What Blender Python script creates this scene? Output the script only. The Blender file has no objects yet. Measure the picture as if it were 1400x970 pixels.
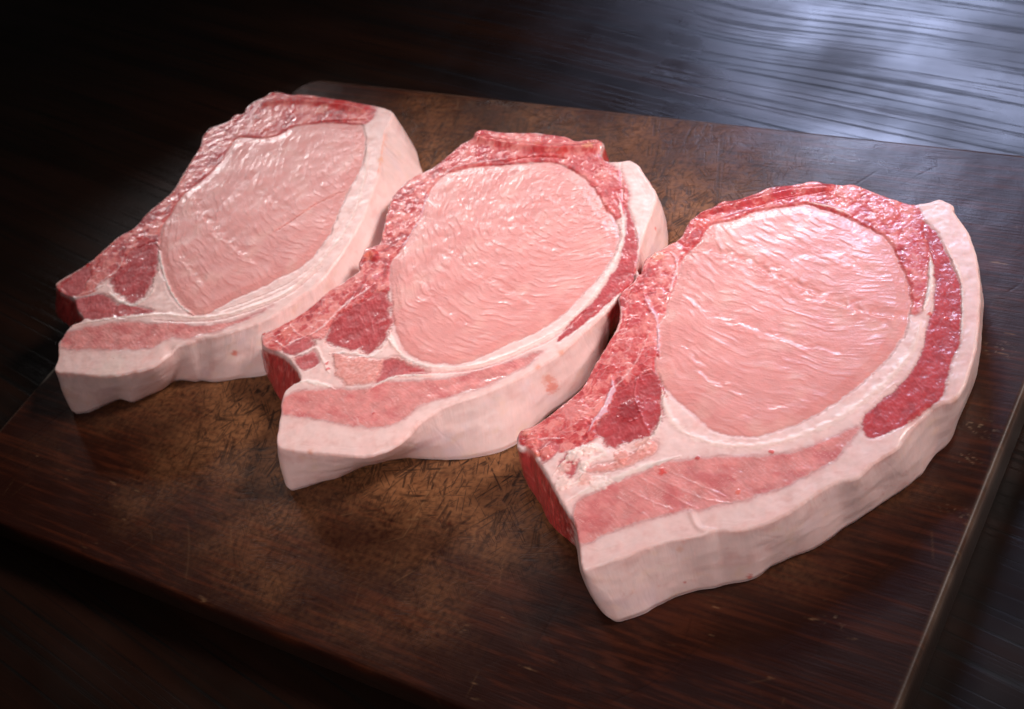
import bpy, math
import numpy as np
from mathutils import Matrix, Vector

# ------------------------------------------------------------------ camera
F = 1884.0                      # focal length in photo pixels (1400 wide)
CAM_H = 0.48                    # camera height above the board top (z = 0)
R = np.array([[0.82709208, -0.18658117, 0.53019445],
              [0.47734734, 0.73119208, -0.48733731],
              [-0.29674602, 0.65615975, 0.6938272]])   # columns: camera x, y, z axes in world
S = bpy.context.scene
C = S.collection
cam = bpy.data.cameras.new('camera')
cam.sensor_width = 36.0
cam.lens = F / 1400.0 * 36.0
cam.clip_start, cam.clip_end = 0.01, 50.0
cam.dof.use_dof = True
cam.dof.focus_distance = 0.60
cam.dof.aperture_fstop = 14.0
cam_o = bpy.data.objects.new('camera', cam)
C.objects.link(cam_o)
M4 = Matrix([list(R[0]) + [0], list(R[1]) + [0], list(R[2]) + [CAM_H], [0, 0, 0, 1]])
cam_o.matrix_world = M4
S.camera = cam_o

# ------------------------------------------------------------------ light
W = bpy.data.worlds.new('World')
S.world = W
W.use_nodes = True
W.node_tree.nodes['Background'].inputs[0].default_value = (0.9, 0.75, 0.7, 1)
W.node_tree.nodes['Background'].inputs[1].default_value = 0.012


def area(name, loc, aim, sx, sy, power, col, spread=180.0):
    l = bpy.data.lights.new(name, 'AREA')
    l.shape = 'RECTANGLE'
    l.size, l.size_y = sx, sy
    l.energy = power
    l.color = col
    l.spread = math.radians(spread)
    o = bpy.data.objects.new(name, l)
    C.objects.link(o)
    o.location = loc
    o.rotation_euler = (Vector(aim) - Vector(loc)).to_track_quat('-Z', 'Y').to_euler()
    return o


area('window_light', (-0.76, 1.75, 0.88), (-0.24, 0.83, 0), 0.40, 0.56, 0.50, (0.56, 0.65, 1.0), 27)
area('back_right_key', (0.70, 1.20, 1.15), (-0.41, 0.38, 0), 0.40, 0.40, 0.93, (1.0, 0.915, 0.88), 25)
# added unseen gridded strips behind the board, one per chop, for wet glints
area('added_glint', (-1.27, 0.85, 0.36), (-0.54, 0.34, 0.02), 0.22, 0.08, 0.015, (1.0, 0.96, 0.97), 13)
area('added_glint', (-0.96, 0.94, 0.44), (-0.36, 0.35, 0.02), 0.22, 0.08, 0.021, (1.0, 0.96, 0.97), 15)
area('added_glint', (-0.62, 1.02, 0.51), (-0.22, 0.36, 0.02), 0.22, 0.08, 0.023, (1.0, 0.96, 0.97), 17)
area('front_fill', (0.0, -0.50, 0.80), (-0.35, 0.38, 0.01), 0.4, 0.25, 0.25, (1.0, 0.91, 0.89), 24)
S.view_settings.view_transform = 'Standard'
S.view_settings.look = 'None'
S.view_settings.exposure = 0.0
S.view_settings.gamma = 1.0
S.view_settings.use_curve_mapping = False
S.render.engine = 'CYCLES'
S.cycles.use_denoising = True
S.cycles.max_bounces = 6
S.cycles.caustics_reflective = False
S.cycles.caustics_refractive = False


# ------------------------------------------------------------------ helpers
def at(px, z=0.0):
    """photo pixel(s) -> world x, y on the plane of height z"""
    p = np.atleast_2d(np.asarray(px, float))
    v = np.stack([p[:, 0] - 700, 485 - p[:, 1], np.full(len(p), -F)], 1) @ R.T
    t = (z - CAM_H) / v[:, 2]
    return (v * t[:, None])[:, :2]


def lin(c):
    c = np.asarray(c, float) / 255.0
    return np.where(c <= 0.04045, c / 12.92, ((c + 0.055) / 1.055) ** 2.4)


def hash2(ix, iy, seed):
    h = (ix.astype(np.int64) * 374761393 + iy.astype(np.int64) * 668265263 + seed * 974634777) & 0xFFFFFFFF
    h = ((h ^ (h >> 13)) * 1274126177) & 0xFFFFFFFF
    h = ((h ^ (h >> 16)) * 2246822519) & 0xFFFFFFFF
    return (h ^ (h >> 15)) & 0xFFFFFFFF


def noise(x, y, seed=0):
    """gradient noise, about -1..1"""
    x0 = np.floor(x); y0 = np.floor(y)
    fx = x - x0; fy = y - y0
    u = fx * fx * fx * (fx * (fx * 6 - 15) + 10)
    v = fy * fy * fy * (fy * (fy * 6 - 15) + 10)

    def g(dx, dy):
        a = hash2(x0 + dx, y0 + dy, seed) * (2 * math.pi / 4294967296.0)
        return np.cos(a) * (fx - dx) + np.sin(a) * (fy - dy)
    n0 = g(0, 0) * (1 - u) + g(1, 0) * u
    n1 = g(0, 1) * (1 - u) + g(1, 1) * u
    return (n0 * (1 - v) + n1 * v) * 1.5


def fbm(x, y, seed=0, oct=4, gain=0.5):
    t = 0; a = 1.0; s = 0
    for i in range(oct):
        t = t + a * noise(x, y, seed + i * 17); s += a
        x = x * 2.03 + 3.1; y = y * 2.03 + 1.7; a *= gain
    return t / s


def worley(x, y, seed=0):
    """cells: distance to nearest seed, gap to the second nearest, a random number per cell"""
    x0 = np.floor(x); y0 = np.floor(y)
    f1 = np.full(x.shape, 9.0); f2 = f1.copy(); cid = np.zeros(x.shape)
    for dx in (-1, 0, 1):
        for dy in (-1, 0, 1):
            h = hash2(x0 + dx, y0 + dy, seed)
            px_ = x0 + dx + (h & 0xFFFF) / 65536.0
            py_ = y0 + dy + ((h >> 16) & 0xFFFF) / 65536.0
            d = np.hypot(x - px_, y - py_)
            m = d < f1
            f2 = np.where(m, f1, np.minimum(f2, d))
            cid = np.where(m, ((h * 7919) & 0xFFFF) / 65536.0, cid)
            f1 = np.where(m, d, f1)
    return f1, f2 - f1, cid


def ss(a, b, x):
    t = np.clip((x - a) / (b - a), 0, 1)
    return t * t * (3 - 2 * t)


def spline(P, closed=True, step=0.0012, smooth=True):
    """Catmull-Rom through the points, resampled evenly"""
    P = np.asarray(P, float)
    n = len(P)
    out = []
    segs = n if closed else n - 1
    for i in range(segs):
        if closed:
            a, b, c, d = P[(i - 1) % n], P[i], P[(i + 1) % n], P[(i + 2) % n]
        else:
            a, b, c, d = P[max(i - 1, 0)], P[i], P[i + 1], P[min(i + 2, n - 1)]
        k = max(2, int(np.linalg.norm(c - b) / step))
        t = np.linspace(0, 1, k, endpoint=False)[:, None]
        out.append(0.5 * ((2 * b) + (-a + c) * t + (2 * a - 5 * b + 4 * c - d) * t ** 2 + (-a + 3 * b - 3 * c + d) * t ** 3))
    if not closed:
        out.append(P[-1:])
    return np.concatenate(out)


def seg_dist(Q, A, B, reach):
    """distance of points Q to polyline segments A->B, and the index of the nearest point"""
    best = np.full(len(Q), reach * reach)
    near = Q.copy()
    qx, qy = Q[:, 0], Q[:, 1]
    for i in range(0, len(A), 10):             # a short run of segments at a time, near points only
        ca, cb = A[i:i + 10], B[i:i + 10]
        lo = np.minimum(ca.min(0), cb.min(0)) - reach
        hi = np.maximum(ca.max(0), cb.max(0)) + reach
        ids = np.nonzero((qx > lo[0]) & (qx < hi[0]) & (qy > lo[1]) & (qy < hi[1]))[0]
        if len(ids) == 0:
            continue
        sx, sy, bb = qx[ids], qy[ids], best[ids]
        nx_, ny_ = near[ids, 0], near[ids, 1]
        for a, b in zip(ca, cb):
            d = b - a
            t = np.clip(((sx - a[0]) * d[0] + (sy - a[1]) * d[1]) / max(d @ d, 1e-18), 0, 1)
            px_, py_ = a[0] + t * d[0], a[1] + t * d[1]
            q = (sx - px_) ** 2 + (sy - py_) ** 2
            m = q < bb
            bb = np.where(m, q, bb)
            nx_ = np.where(m, px_, nx_)
            ny_ = np.where(m, py_, ny_)
        best[ids] = bb
        near[ids, 0] = nx_
        near[ids, 1] = ny_
    return np.sqrt(best), near


def inside(Q, P):
    r = np.zeros(len(Q), bool)
    x, y = Q[:, 0], Q[:, 1]
    for (x1, y1), (x2, y2) in zip(P, np.roll(P, -1, 0)):
        if y1 == y2:
            continue
        c = (y1 > y) != (y2 > y)
        r ^= c & (x < (x2 - x1) * (y - y1) / (y2 - y1) + x1)
    return r


def sdf(Q, P, margin=0.006):
    """signed distance to closed polygon (negative inside), exact only near it"""
    out = np.full(len(Q), margin * 1.5)
    lo, hi = P.min(0) - margin, P.max(0) + margin
    m = ((Q > lo) & (Q < hi)).all(1)
    q = Q[m]
    d, _ = seg_dist(q, P, np.roll(P, -1, 0), margin)
    out[m] = np.where(inside(q, P), -d, d)
    return out


def mesh_obj(name, V, faces, mat, parent=None, col=None, normals=None, extra=None):
    me = bpy.data.meshes.new(name)
    faces4 = np.asarray(faces, np.int32)
    nf, k = faces4.shape
    me.vertices.add(len(V))
    me.vertices.foreach_set('co', np.asarray(V, np.float32).ravel())
    me.loops.add(nf * k)
    me.loops.foreach_set('vertex_index', faces4.ravel())
    me.polygons.add(nf)
    me.polygons.foreach_set('loop_start', np.arange(0, nf * k, k, dtype=np.int32))
    me.polygons.foreach_set('use_smooth', np.ones(nf, bool))
    me.update(calc_edges=True)
    if col is not None:
        a = me.color_attributes.new('Col', 'FLOAT_COLOR', 'POINT')
        a.data.foreach_set('color', np.concatenate([col, np.ones((len(col), 1))], 1).astype(np.float32).ravel())
    if extra is not None:
        for kx, v in extra.items():
            a = me.attributes.new(kx, 'FLOAT', 'POINT')
            a.data.foreach_set('value', np.asarray(v, np.float32))
    if normals is not None:
        me.normals_split_custom_set_from_vertices(normals.tolist())
    me.materials.append(mat)
    o = bpy.data.objects.new(name, me)
    C.objects.link(o)
    if parent is not None:
        o.parent = parent
    return o


def vert_normals(V, Fq):
    n = np.zeros_like(V)
    a = V[Fq[:, 2]] - V[Fq[:, 0]]
    b = V[Fq[:, 3]] - V[Fq[:, 1]]
    fn = np.cross(a, b)
    for i in range(4):
        np.add.at(n, Fq[:, i], fn)
    L = np.linalg.norm(n, axis=1)
    n[L < 1e-20] = (0, 0, 1)
    L[L < 1e-20] = 1
    return n / L[:, None]


def grid_patch(outline, cell):
    """quads on a regular grid filling the outline; border vertices are moved onto it.
    Returns vertices (2-D), quads, ordered border loop (counter-clockwise)."""
    lo = outline.min(0) - 3 * cell
    hi = outline.max(0) + 3 * cell
    nx, ny = (np.ceil((hi - lo) / cell)).astype(int)
    cx = lo[0] + (np.arange(nx) + 0.5) * cell
    cy = lo[1] + (np.arange(ny) + 0.5) * cell
    on = np.zeros((nx, ny), bool)              # scan lines: fill between pairs of crossings
    A, B = outline, np.roll(outline, -1, 0)
    for j in range(ny):
        m = (A[:, 1] > cy[j]) != (B[:, 1] > cy[j])
        xs = np.sort(A[m, 0] + (B[m, 0] - A[m, 0]) * (cy[j] - A[m, 1]) / (B[m, 1] - A[m, 1]))
        on[:, j] = np.searchsorted(xs, cx) % 2 == 1
    for _ in range(6):                         # drop single cells and diagonal pinches
        p = np.pad(on, 1)
        nb = p[:-2, 1:-1].astype(int) + p[2:, 1:-1] + p[1:-1, :-2] + p[1:-1, 2:]
        new = on & (nb >= 2)
        a, b, c, d = new[:-1, :-1], new[1:, :-1], new[:-1, 1:], new[1:, 1:]
        p1 = a & d & ~b & ~c
        p2 = b & c & ~a & ~d
        new[1:, :-1] |= p1
        new[:-1, :-1] |= p2
        if (new == on).all():
            break
        on = new
    I, J = np.nonzero(on)
    idx = lambda i, j: i * (ny + 1) + j
    quads = np.stack([idx(I, J), idx(I + 1, J), idx(I + 1, J + 1), idx(I, J + 1)], 1)
    used = np.unique(quads)
    remap = np.full((nx + 1) * (ny + 1), -1)
    remap[used] = np.arange(len(used))
    quads = remap[quads]
    V = np.stack([lo[0] + (used // (ny + 1)) * cell, lo[1] + (used % (ny + 1)) * cell], 1)
    e = np.concatenate([quads[:, [0, 1]], quads[:, [1, 2]], quads[:, [2, 3]], quads[:, [3, 0]]])
    n = len(V)
    key = e[:, 0] * n + e[:, 1]
    rev = e[:, 1] * n + e[:, 0]
    bd = e[~np.isin(key, rev)]
    nxt = {}
    for a, b in bd:
        nxt.setdefault(int(a), []).append(int(b))
    loops = []
    while nxt:
        s = next(iter(nxt))
        loop = [s]
        c = nxt[s].pop()
        if not nxt[s]:
            del nxt[s]
        while c != s:
            loop.append(c)
            q = nxt.get(c)
            if not q:
                break
            c2 = q.pop()
            if not q:
                del nxt[c]
            c = c2
        loops.append(loop)
    loop = np.array(max(loops, key=len))
    _, near = seg_dist(V[loop], outline, np.roll(outline, -1, 0), cell * 4)
    # smooth the projected border a little so that steps of the grid vanish
    V[loop] = near
    for _ in range(3):
        inner = V[loop]
        V[loop] = 0.5 * inner + 0.25 * (np.roll(inner, 1, 0) + np.roll(inner, -1, 0))
    return V, quads, loop


def nodes_of(name):
    m = bpy.data.materials.new(name)
    m.use_nodes = True
    nt = m.node_tree
    return m, nt, nt.nodes['Principled BSDF'], lambda t: nt.nodes.new(t), nt.links.new


# ------------------------------------------------------------------ materials
def meat_material(name, rough, coat, sss, bump, scale, spec=0.5, radius=(1.0, 0.35, 0.25), coat_rough=0.16, sss_scale=0.0026):
    m, nt, b, N, L = nodes_of(name)
    at_ = N('ShaderNodeAttribute'); at_.attribute_name = 'Col'
    tc = N('ShaderNodeTexCoord')
    n1 = N('ShaderNodeTexNoise'); n1.inputs['Scale'].default_value = scale; n1.inputs['Detail'].default_value = 4
    n2 = N('ShaderNodeTexNoise'); n2.inputs['Scale'].default_value = 160; n2.inputs['Detail'].default_value = 3
    L(tc.outputs['Object'], n1.inputs['Vector']); L(tc.outputs['Object'], n2.inputs['Vector'])
    hs = N('ShaderNodeHueSaturation')
    mr = N('ShaderNodeMapRange'); mr.inputs['To Min'].default_value = 0.9; mr.inputs['To Max'].default_value = 1.1
    L(n2.outputs['Fac'], mr.inputs['Value']); L(mr.outputs['Result'], hs.inputs['Value'])
    L(at_.outputs['Color'], hs.inputs['Color'])
    L(hs.outputs['Color'], b.inputs['Base Color'])
    rr = N('ShaderNodeMapRange'); rr.inputs['To Min'].default_value = rough * 0.7; rr.inputs['To Max'].default_value = rough * 1.35
    L(n1.outputs['Fac'], rr.inputs['Value']); L(rr.outputs['Result'], b.inputs['Roughness'])
    bp = N('ShaderNodeBump'); bp.inputs['Strength'].default_value = 1.0; bp.inputs['Distance'].default_value = bump
    L(n1.outputs['Fac'], bp.inputs['Height']); L(bp.outputs['Normal'], b.inputs['Normal'])
    b.inputs['Coat Weight'].default_value = coat
    b.inputs['Coat Roughness'].default_value = coat_rough
    L(bp.outputs['Normal'], b.inputs['Coat Normal'])
    b.inputs['Specular IOR Level'].default_value = spec
    b.subsurface_method = 'BURLEY' if hasattr(b, 'subsurface_method') else None
    b.inputs['Subsurface Weight'].default_value = sss
    b.inputs['Subsurface Radius'].default_value = radius
    b.inputs['Subsurface Scale'].default_value = sss_scale
    return m


MAT = {
    'lean': meat_material('pale_lean_meat', 0.38, 0.5, 0.55, 0.00006, 1100, 0.42),
    'red': meat_material('red_lean_meat', 0.42, 0.55, 0.55, 0.00002, 700, 0.4),
    'fat': meat_material('pork_fat', 0.40, 0.40, 0.75, 0.00003, 420, 0.45, (1.0, 0.45, 0.35), 0.26, 0.0045),
}


def board_material():
    m, nt, b, N, L = nodes_of('worn_dark_board')
    a = N('ShaderNodeAttribute'); a.attribute_name = 'Col'
    r = N('ShaderNodeAttribute'); r.attribute_name = 'rough'
    tc = N('ShaderNodeTexCoord')
    mp = N('ShaderNodeMapping'); mp.inputs['Scale'].default_value = (60, 900, 60)
    n = N('ShaderNodeTexNoise'); n.inputs['Scale'].default_value = 1.0; n.inputs['Detail'].default_value = 5
    L(tc.outputs['Object'], mp.inputs['Vector']); L(mp.outputs['Vector'], n.inputs['Vector'])
    mr = N('ShaderNodeMapRange'); mr.inputs['To Min'].default_value = 0.8; mr.inputs['To Max'].default_value = 1.2
    hs = N('ShaderNodeHueSaturation')
    L(n.outputs['Fac'], mr.inputs['Value']); L(mr.outputs['Result'], hs.inputs['Value'])
    L(a.outputs['Color'], hs.inputs['Color'])
    we = N('ShaderNodeAttribute'); we.attribute_name = 'wear'
    total = None
    for ang, sx, sy, th in ((112, 55, 760, 0.045), (58, 70, 900, 0.040), (140, 90, 820, 0.036), (92, 45, 620, 0.040), (20, 110, 900, 0.034)):
        m1 = N('ShaderNodeMapping'); m1.vector_type = 'TEXTURE'; m1.inputs['Rotation'].default_value = (0, 0, math.radians(ang))
        m2 = N('ShaderNodeMapping'); m2.inputs['Scale'].default_value = (sx * 0.14, sy * 0.36, 1); m2.inputs['Location'].default_value = (ang, ang * 0.37, 0)
        L(tc.outputs['Object'], m1.inputs['Vector']); L(m1.outputs['Vector'], m2.inputs['Vector'])
        q = N('ShaderNodeTexNoise'); q.inputs['Scale'].default_value = 1.0; q.inputs['Detail'].default_value = 1.0
        L(m2.outputs['Vector'], q.inputs['Vector'])
        d0 = N('ShaderNodeMath'); d0.operation = 'SUBTRACT'; d0.inputs[1].default_value = 0.5
        L(q.outputs['Fac'], d0.inputs[0])
        d1 = N('ShaderNodeMath'); d1.operation = 'ABSOLUTE'; L(d0.outputs['Value'], d1.inputs[0])
        d2 = N('ShaderNodeMapRange'); d2.inputs['From Min'].default_value = 0.0; d2.inputs['From Max'].default_value = th
        d2.inputs['To Min'].default_value = 1.0; d2.inputs['To Max'].default_value = 0.0
        L(d1.outputs['Value'], d2.inputs['Value'])
        k = N('ShaderNodeTexNoise'); k.inputs['Scale'].default_value = 70 + ang * 0.3; k.inputs['Detail'].default_value = 2
        L(m1.outputs['Vector'], k.inputs['Vector'])
        k2 = N('ShaderNodeMapRange'); k2.inputs['From Min'].default_value = 0.50; k2.inputs['From Max'].default_value = 0.57
        L(k.outputs['Fac'], k2.inputs['Value'])
        p_ = N('ShaderNodeMath'); p_.operation = 'MULTIPLY'
        L(d2.outputs['Result'], p_.inputs[0]); L(k2.outputs['Result'], p_.inputs[1])
        if total is None:
            total = p_
        else:
            mxn = N('ShaderNodeMath'); mxn.operation = 'MAXIMUM'
            L(total.outputs['Value'], mxn.inputs[0]); L(p_.outputs['Value'], mxn.inputs[1])
            total = mxn
    cut = N('ShaderNodeMath'); cut.operation = 'MULTIPLY'
    L(total.outputs['Value'], cut.inputs[0]); L(we.outputs['Fac'], cut.inputs[1])
    cm = N('ShaderNodeMix'); cm.data_type = 'RGBA'
    L(cut.outputs['Value'], cm.inputs['Factor']); L(hs.outputs['Color'], cm.inputs['A']); cm.inputs['B'].default_value = (0.006, 0.003, 0.002, 1)
    L(cm.outputs['Result'], b.inputs['Base Color'])
    L(r.outputs['Fac'], b.inputs['Roughness'])
    hb = N('ShaderNodeMath'); hb.operation = 'MULTIPLY_ADD'; hb.inputs[1].default_value = -1.5
    L(cut.outputs['Value'], hb.inputs[0]); L(n.outputs['Fac'], hb.inputs[2])
    bp = N('ShaderNodeBump'); bp.inputs['Distance'].default_value = 0.00010
    L(hb.outputs['Value'], bp.inputs['Height']); L(bp.outputs['Normal'], b.inputs['Normal'])
    b.inputs['Specular IOR Level'].default_value = 0.26
    return m


def table_material():
    m, nt, b, N, L = nodes_of('dark_stained_table_wood')
    tc = N('ShaderNodeTexCoord')
    mp0 = N('ShaderNodeMapping'); mp0.inputs['Rotation'].default_value = (0, 0, math.radians(TABLE_GRAIN))
    L(tc.outputs['Object'], mp0.inputs['Vector'])
    # broad bends of the grain
    mpw = N('ShaderNodeMapping'); mpw.inputs['Scale'].default_value = (2.2, 7.0, 1)
    nw = N('ShaderNodeTexNoise'); nw.inputs['Scale'].default_value = 1.0; nw.inputs['Detail'].default_value = 1.5
    L(mp0.outputs['Vector'], mpw.inputs['Vector']); L(mpw.outputs['Vector'], nw.inputs['Vector'])
    sc = N('ShaderNodeVectorMath'); sc.operation = 'MULTIPLY_ADD'
    L(nw.outputs['Color'], sc.inputs[0]); sc.inputs[1].default_value = (0.0, 0.012, 0.0)
    L(mp0.outputs['Vector'], sc.inputs[2])
    # a knot that the grain bends round
    kn = at([(1010, 40)], -BOARD_T)[0]
    dk = N('ShaderNodeVectorMath'); dk.operation = 'SUBTRACT'
    L(tc.outputs['Object'], dk.inputs[0]); dk.inputs[1].default_value = (kn[0], kn[1], -BOARD_T)
    sk = N('ShaderNodeVectorMath'); sk.operation = 'MULTIPLY'; sk.inputs[1].default_value = (14, 26, 0)
    L(dk.outputs['Vector'], sk.inputs[0])
    lk = N('ShaderNodeVectorMath'); lk.operation = 'DOT_PRODUCT'
    L(sk.outputs['Vector'], lk.inputs[0]); L(sk.outputs['Vector'], lk.inputs[1])
    ek = N('ShaderNodeMath'); ek.operation = 'MULTIPLY'; ek.inputs[1].default_value = -1.0
    L(lk.outputs['Value'], ek.inputs[0])
    xk = N('ShaderNodeMath'); xk.operation = 'EXPONENT'
    L(ek.outputs['Value'], xk.inputs[0])
    cb = N('ShaderNodeCombineXYZ')
    ak = N('ShaderNodeMath'); ak.operation = 'MULTIPLY'; ak.inputs[1].default_value = 0.007
    L(xk.outputs['Value'], ak.inputs[0]); L(ak.outputs['Value'], cb.inputs['Y'])
    sm = N('ShaderNodeVectorMath'); sm.operation = 'ADD'
    L(sc.outputs['Vector'], sm.inputs[0]); L(cb.outputs['Vector'], sm.inputs[1])
    mp = N('ShaderNodeMapping'); mp.inputs['Scale'].default_value = (5, 380, 5)
    L(sm.outputs['Vector'], mp.inputs['Vector'])
    g = N('ShaderNodeTexNoise'); g.inputs['Scale'].default_value = 1.0; g.inputs['Detail'].default_value = 5; g.inputs['Roughness'].default_value = 0.6
    L(mp.outputs['Vector'], g.inputs['Vector'])
    mq = N('ShaderNodeMapping'); mq.inputs['Scale'].default_value = (3, 62, 3)
    L(sm.outputs['Vector'], mq.inputs['Vector'])
    gb = N('ShaderNodeTexNoise'); gb.inputs['Scale'].default_value = 1.0; gb.inputs['Detail'].default_value = 3
    L(mq.outputs['Vector'], gb.inputs['Vector'])
    # dark open pores
    pr = N('ShaderNodeMapRange'); pr.inputs['From Min'].default_value = 0.34; pr.inputs['From Max'].default_value = 0.47
    L(g.outputs['Fac'], pr.inputs['Value'])
    cr = N('ShaderNodeValToRGB')
    cr.color_ramp.elements[0].position = 0.3; cr.color_ramp.elements[0].color = (0.006, 0.0024, 0.0012, 1)
    cr.color_ramp.elements[1].position = 0.7; cr.color_ramp.elements[1].color = (0.020, 0.007, 0.004, 1)
    L(gb.outputs['Fac'], cr.inputs['Fac'])
    mx = N('ShaderNodeMix'); mx.data_type = 'RGBA'
    L(pr.outputs['Result'], mx.inputs['Factor']); mx.inputs['A'].default_value = (0.003, 0.0015, 0.001, 1)
    L(cr.outputs['Color'], mx.inputs['B']); L(mx.outputs['Result'], b.inputs['Base Color'])
    n2 = N('ShaderNodeTexNoise'); n2.inputs['Scale'].default_value = 14; n2.inputs['Detail'].default_value = 5
    L(tc.outputs['Object'], n2.inputs['Vector'])
    ra = N('ShaderNodeMath'); ra.operation = 'MULTIPLY_ADD'; ra.inputs[1].default_value = -0.12; ra.inputs[2].default_value = 0.25
    L(pr.outputs['Result'], ra.inputs[0])
    rb = N('ShaderNodeMath'); rb.operation = 'MULTIPLY_ADD'; rb.inputs[1].default_value = -0.15
    L(gb.outputs['Fac'], rb.inputs[0]); L(ra.outputs['Value'], rb.inputs[2])
    rc = N('ShaderNodeMath'); rc.operation = 'MULTIPLY_ADD'; rc.inputs[1].default_value = 0.55
    L(n2.outputs['Fac'], rc.inputs[0]); L(rb.outputs['Value'], rc.inputs[2])
    L(rc.outputs['Value'], b.inputs['Roughness'])
    # small dents
    vo = N('ShaderNodeTexVoronoi'); vo.inputs['Scale'].default_value = 24
    L(tc.outputs['Object'], vo.inputs['Vector'])
    de = N('ShaderNodeMapRange'); de.inputs['From Min'].default_value = 0.03; de.inputs['From Max'].default_value = 0.10
    L(vo.outputs['Distance'], de.inputs['Value'])
    ad = N('ShaderNodeMath'); ad.operation = 'MULTIPLY_ADD'; ad.inputs[1].default_value = 0.5
    L(gb.outputs['Fac'], ad.inputs[0]); L(pr.outputs['Result'], ad.inputs[2])
    ae = N('ShaderNodeMath'); ae.operation = 'MULTIPLY_ADD'; ae.inputs[1].default_value = 1.2
    L(de.outputs['Result'], ae.inputs[0]); L(ad.outputs['Value'], ae.inputs[2])
    bp = N('ShaderNodeBump'); bp.inputs['Distance'].default_value = 0.00010; bp.inputs['Strength'].default_value = 0.7
    L(ae.outputs['Value'], bp.inputs['Height']); L(bp.outputs['Normal'], b.inputs['Normal'])
    b.inputs['Specular IOR Level'].default_value = 0.5
    return m


TABLE_GRAIN = 9.0
BOARD_T = 0.022

# ------------------------------------------------------------------ the table
tb = 1.6
tz0, tz1 = -BOARD_T - 0.04, -BOARD_T
TV = np.array([(x, y, z) for z in (tz0, tz1) for (x, y) in ((-tb, -0.5), (tb * 0.7, -0.5), (tb * 0.7, 1.5), (-tb, 1.5))])
TF = np.array([(3, 2, 1, 0), (4, 5, 6, 7), (0, 1, 5, 4), (1, 2, 6, 5), (2, 3, 7, 6), (3, 0, 4, 7)])
table = mesh_obj('table_top', TV, TF, table_material())
table.data.polygons.foreach_set('use_smooth', np.zeros(6, bool))
table['kind'] = 'structure'
table['label'] = 'dark stained wooden table top with raised grain'


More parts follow.
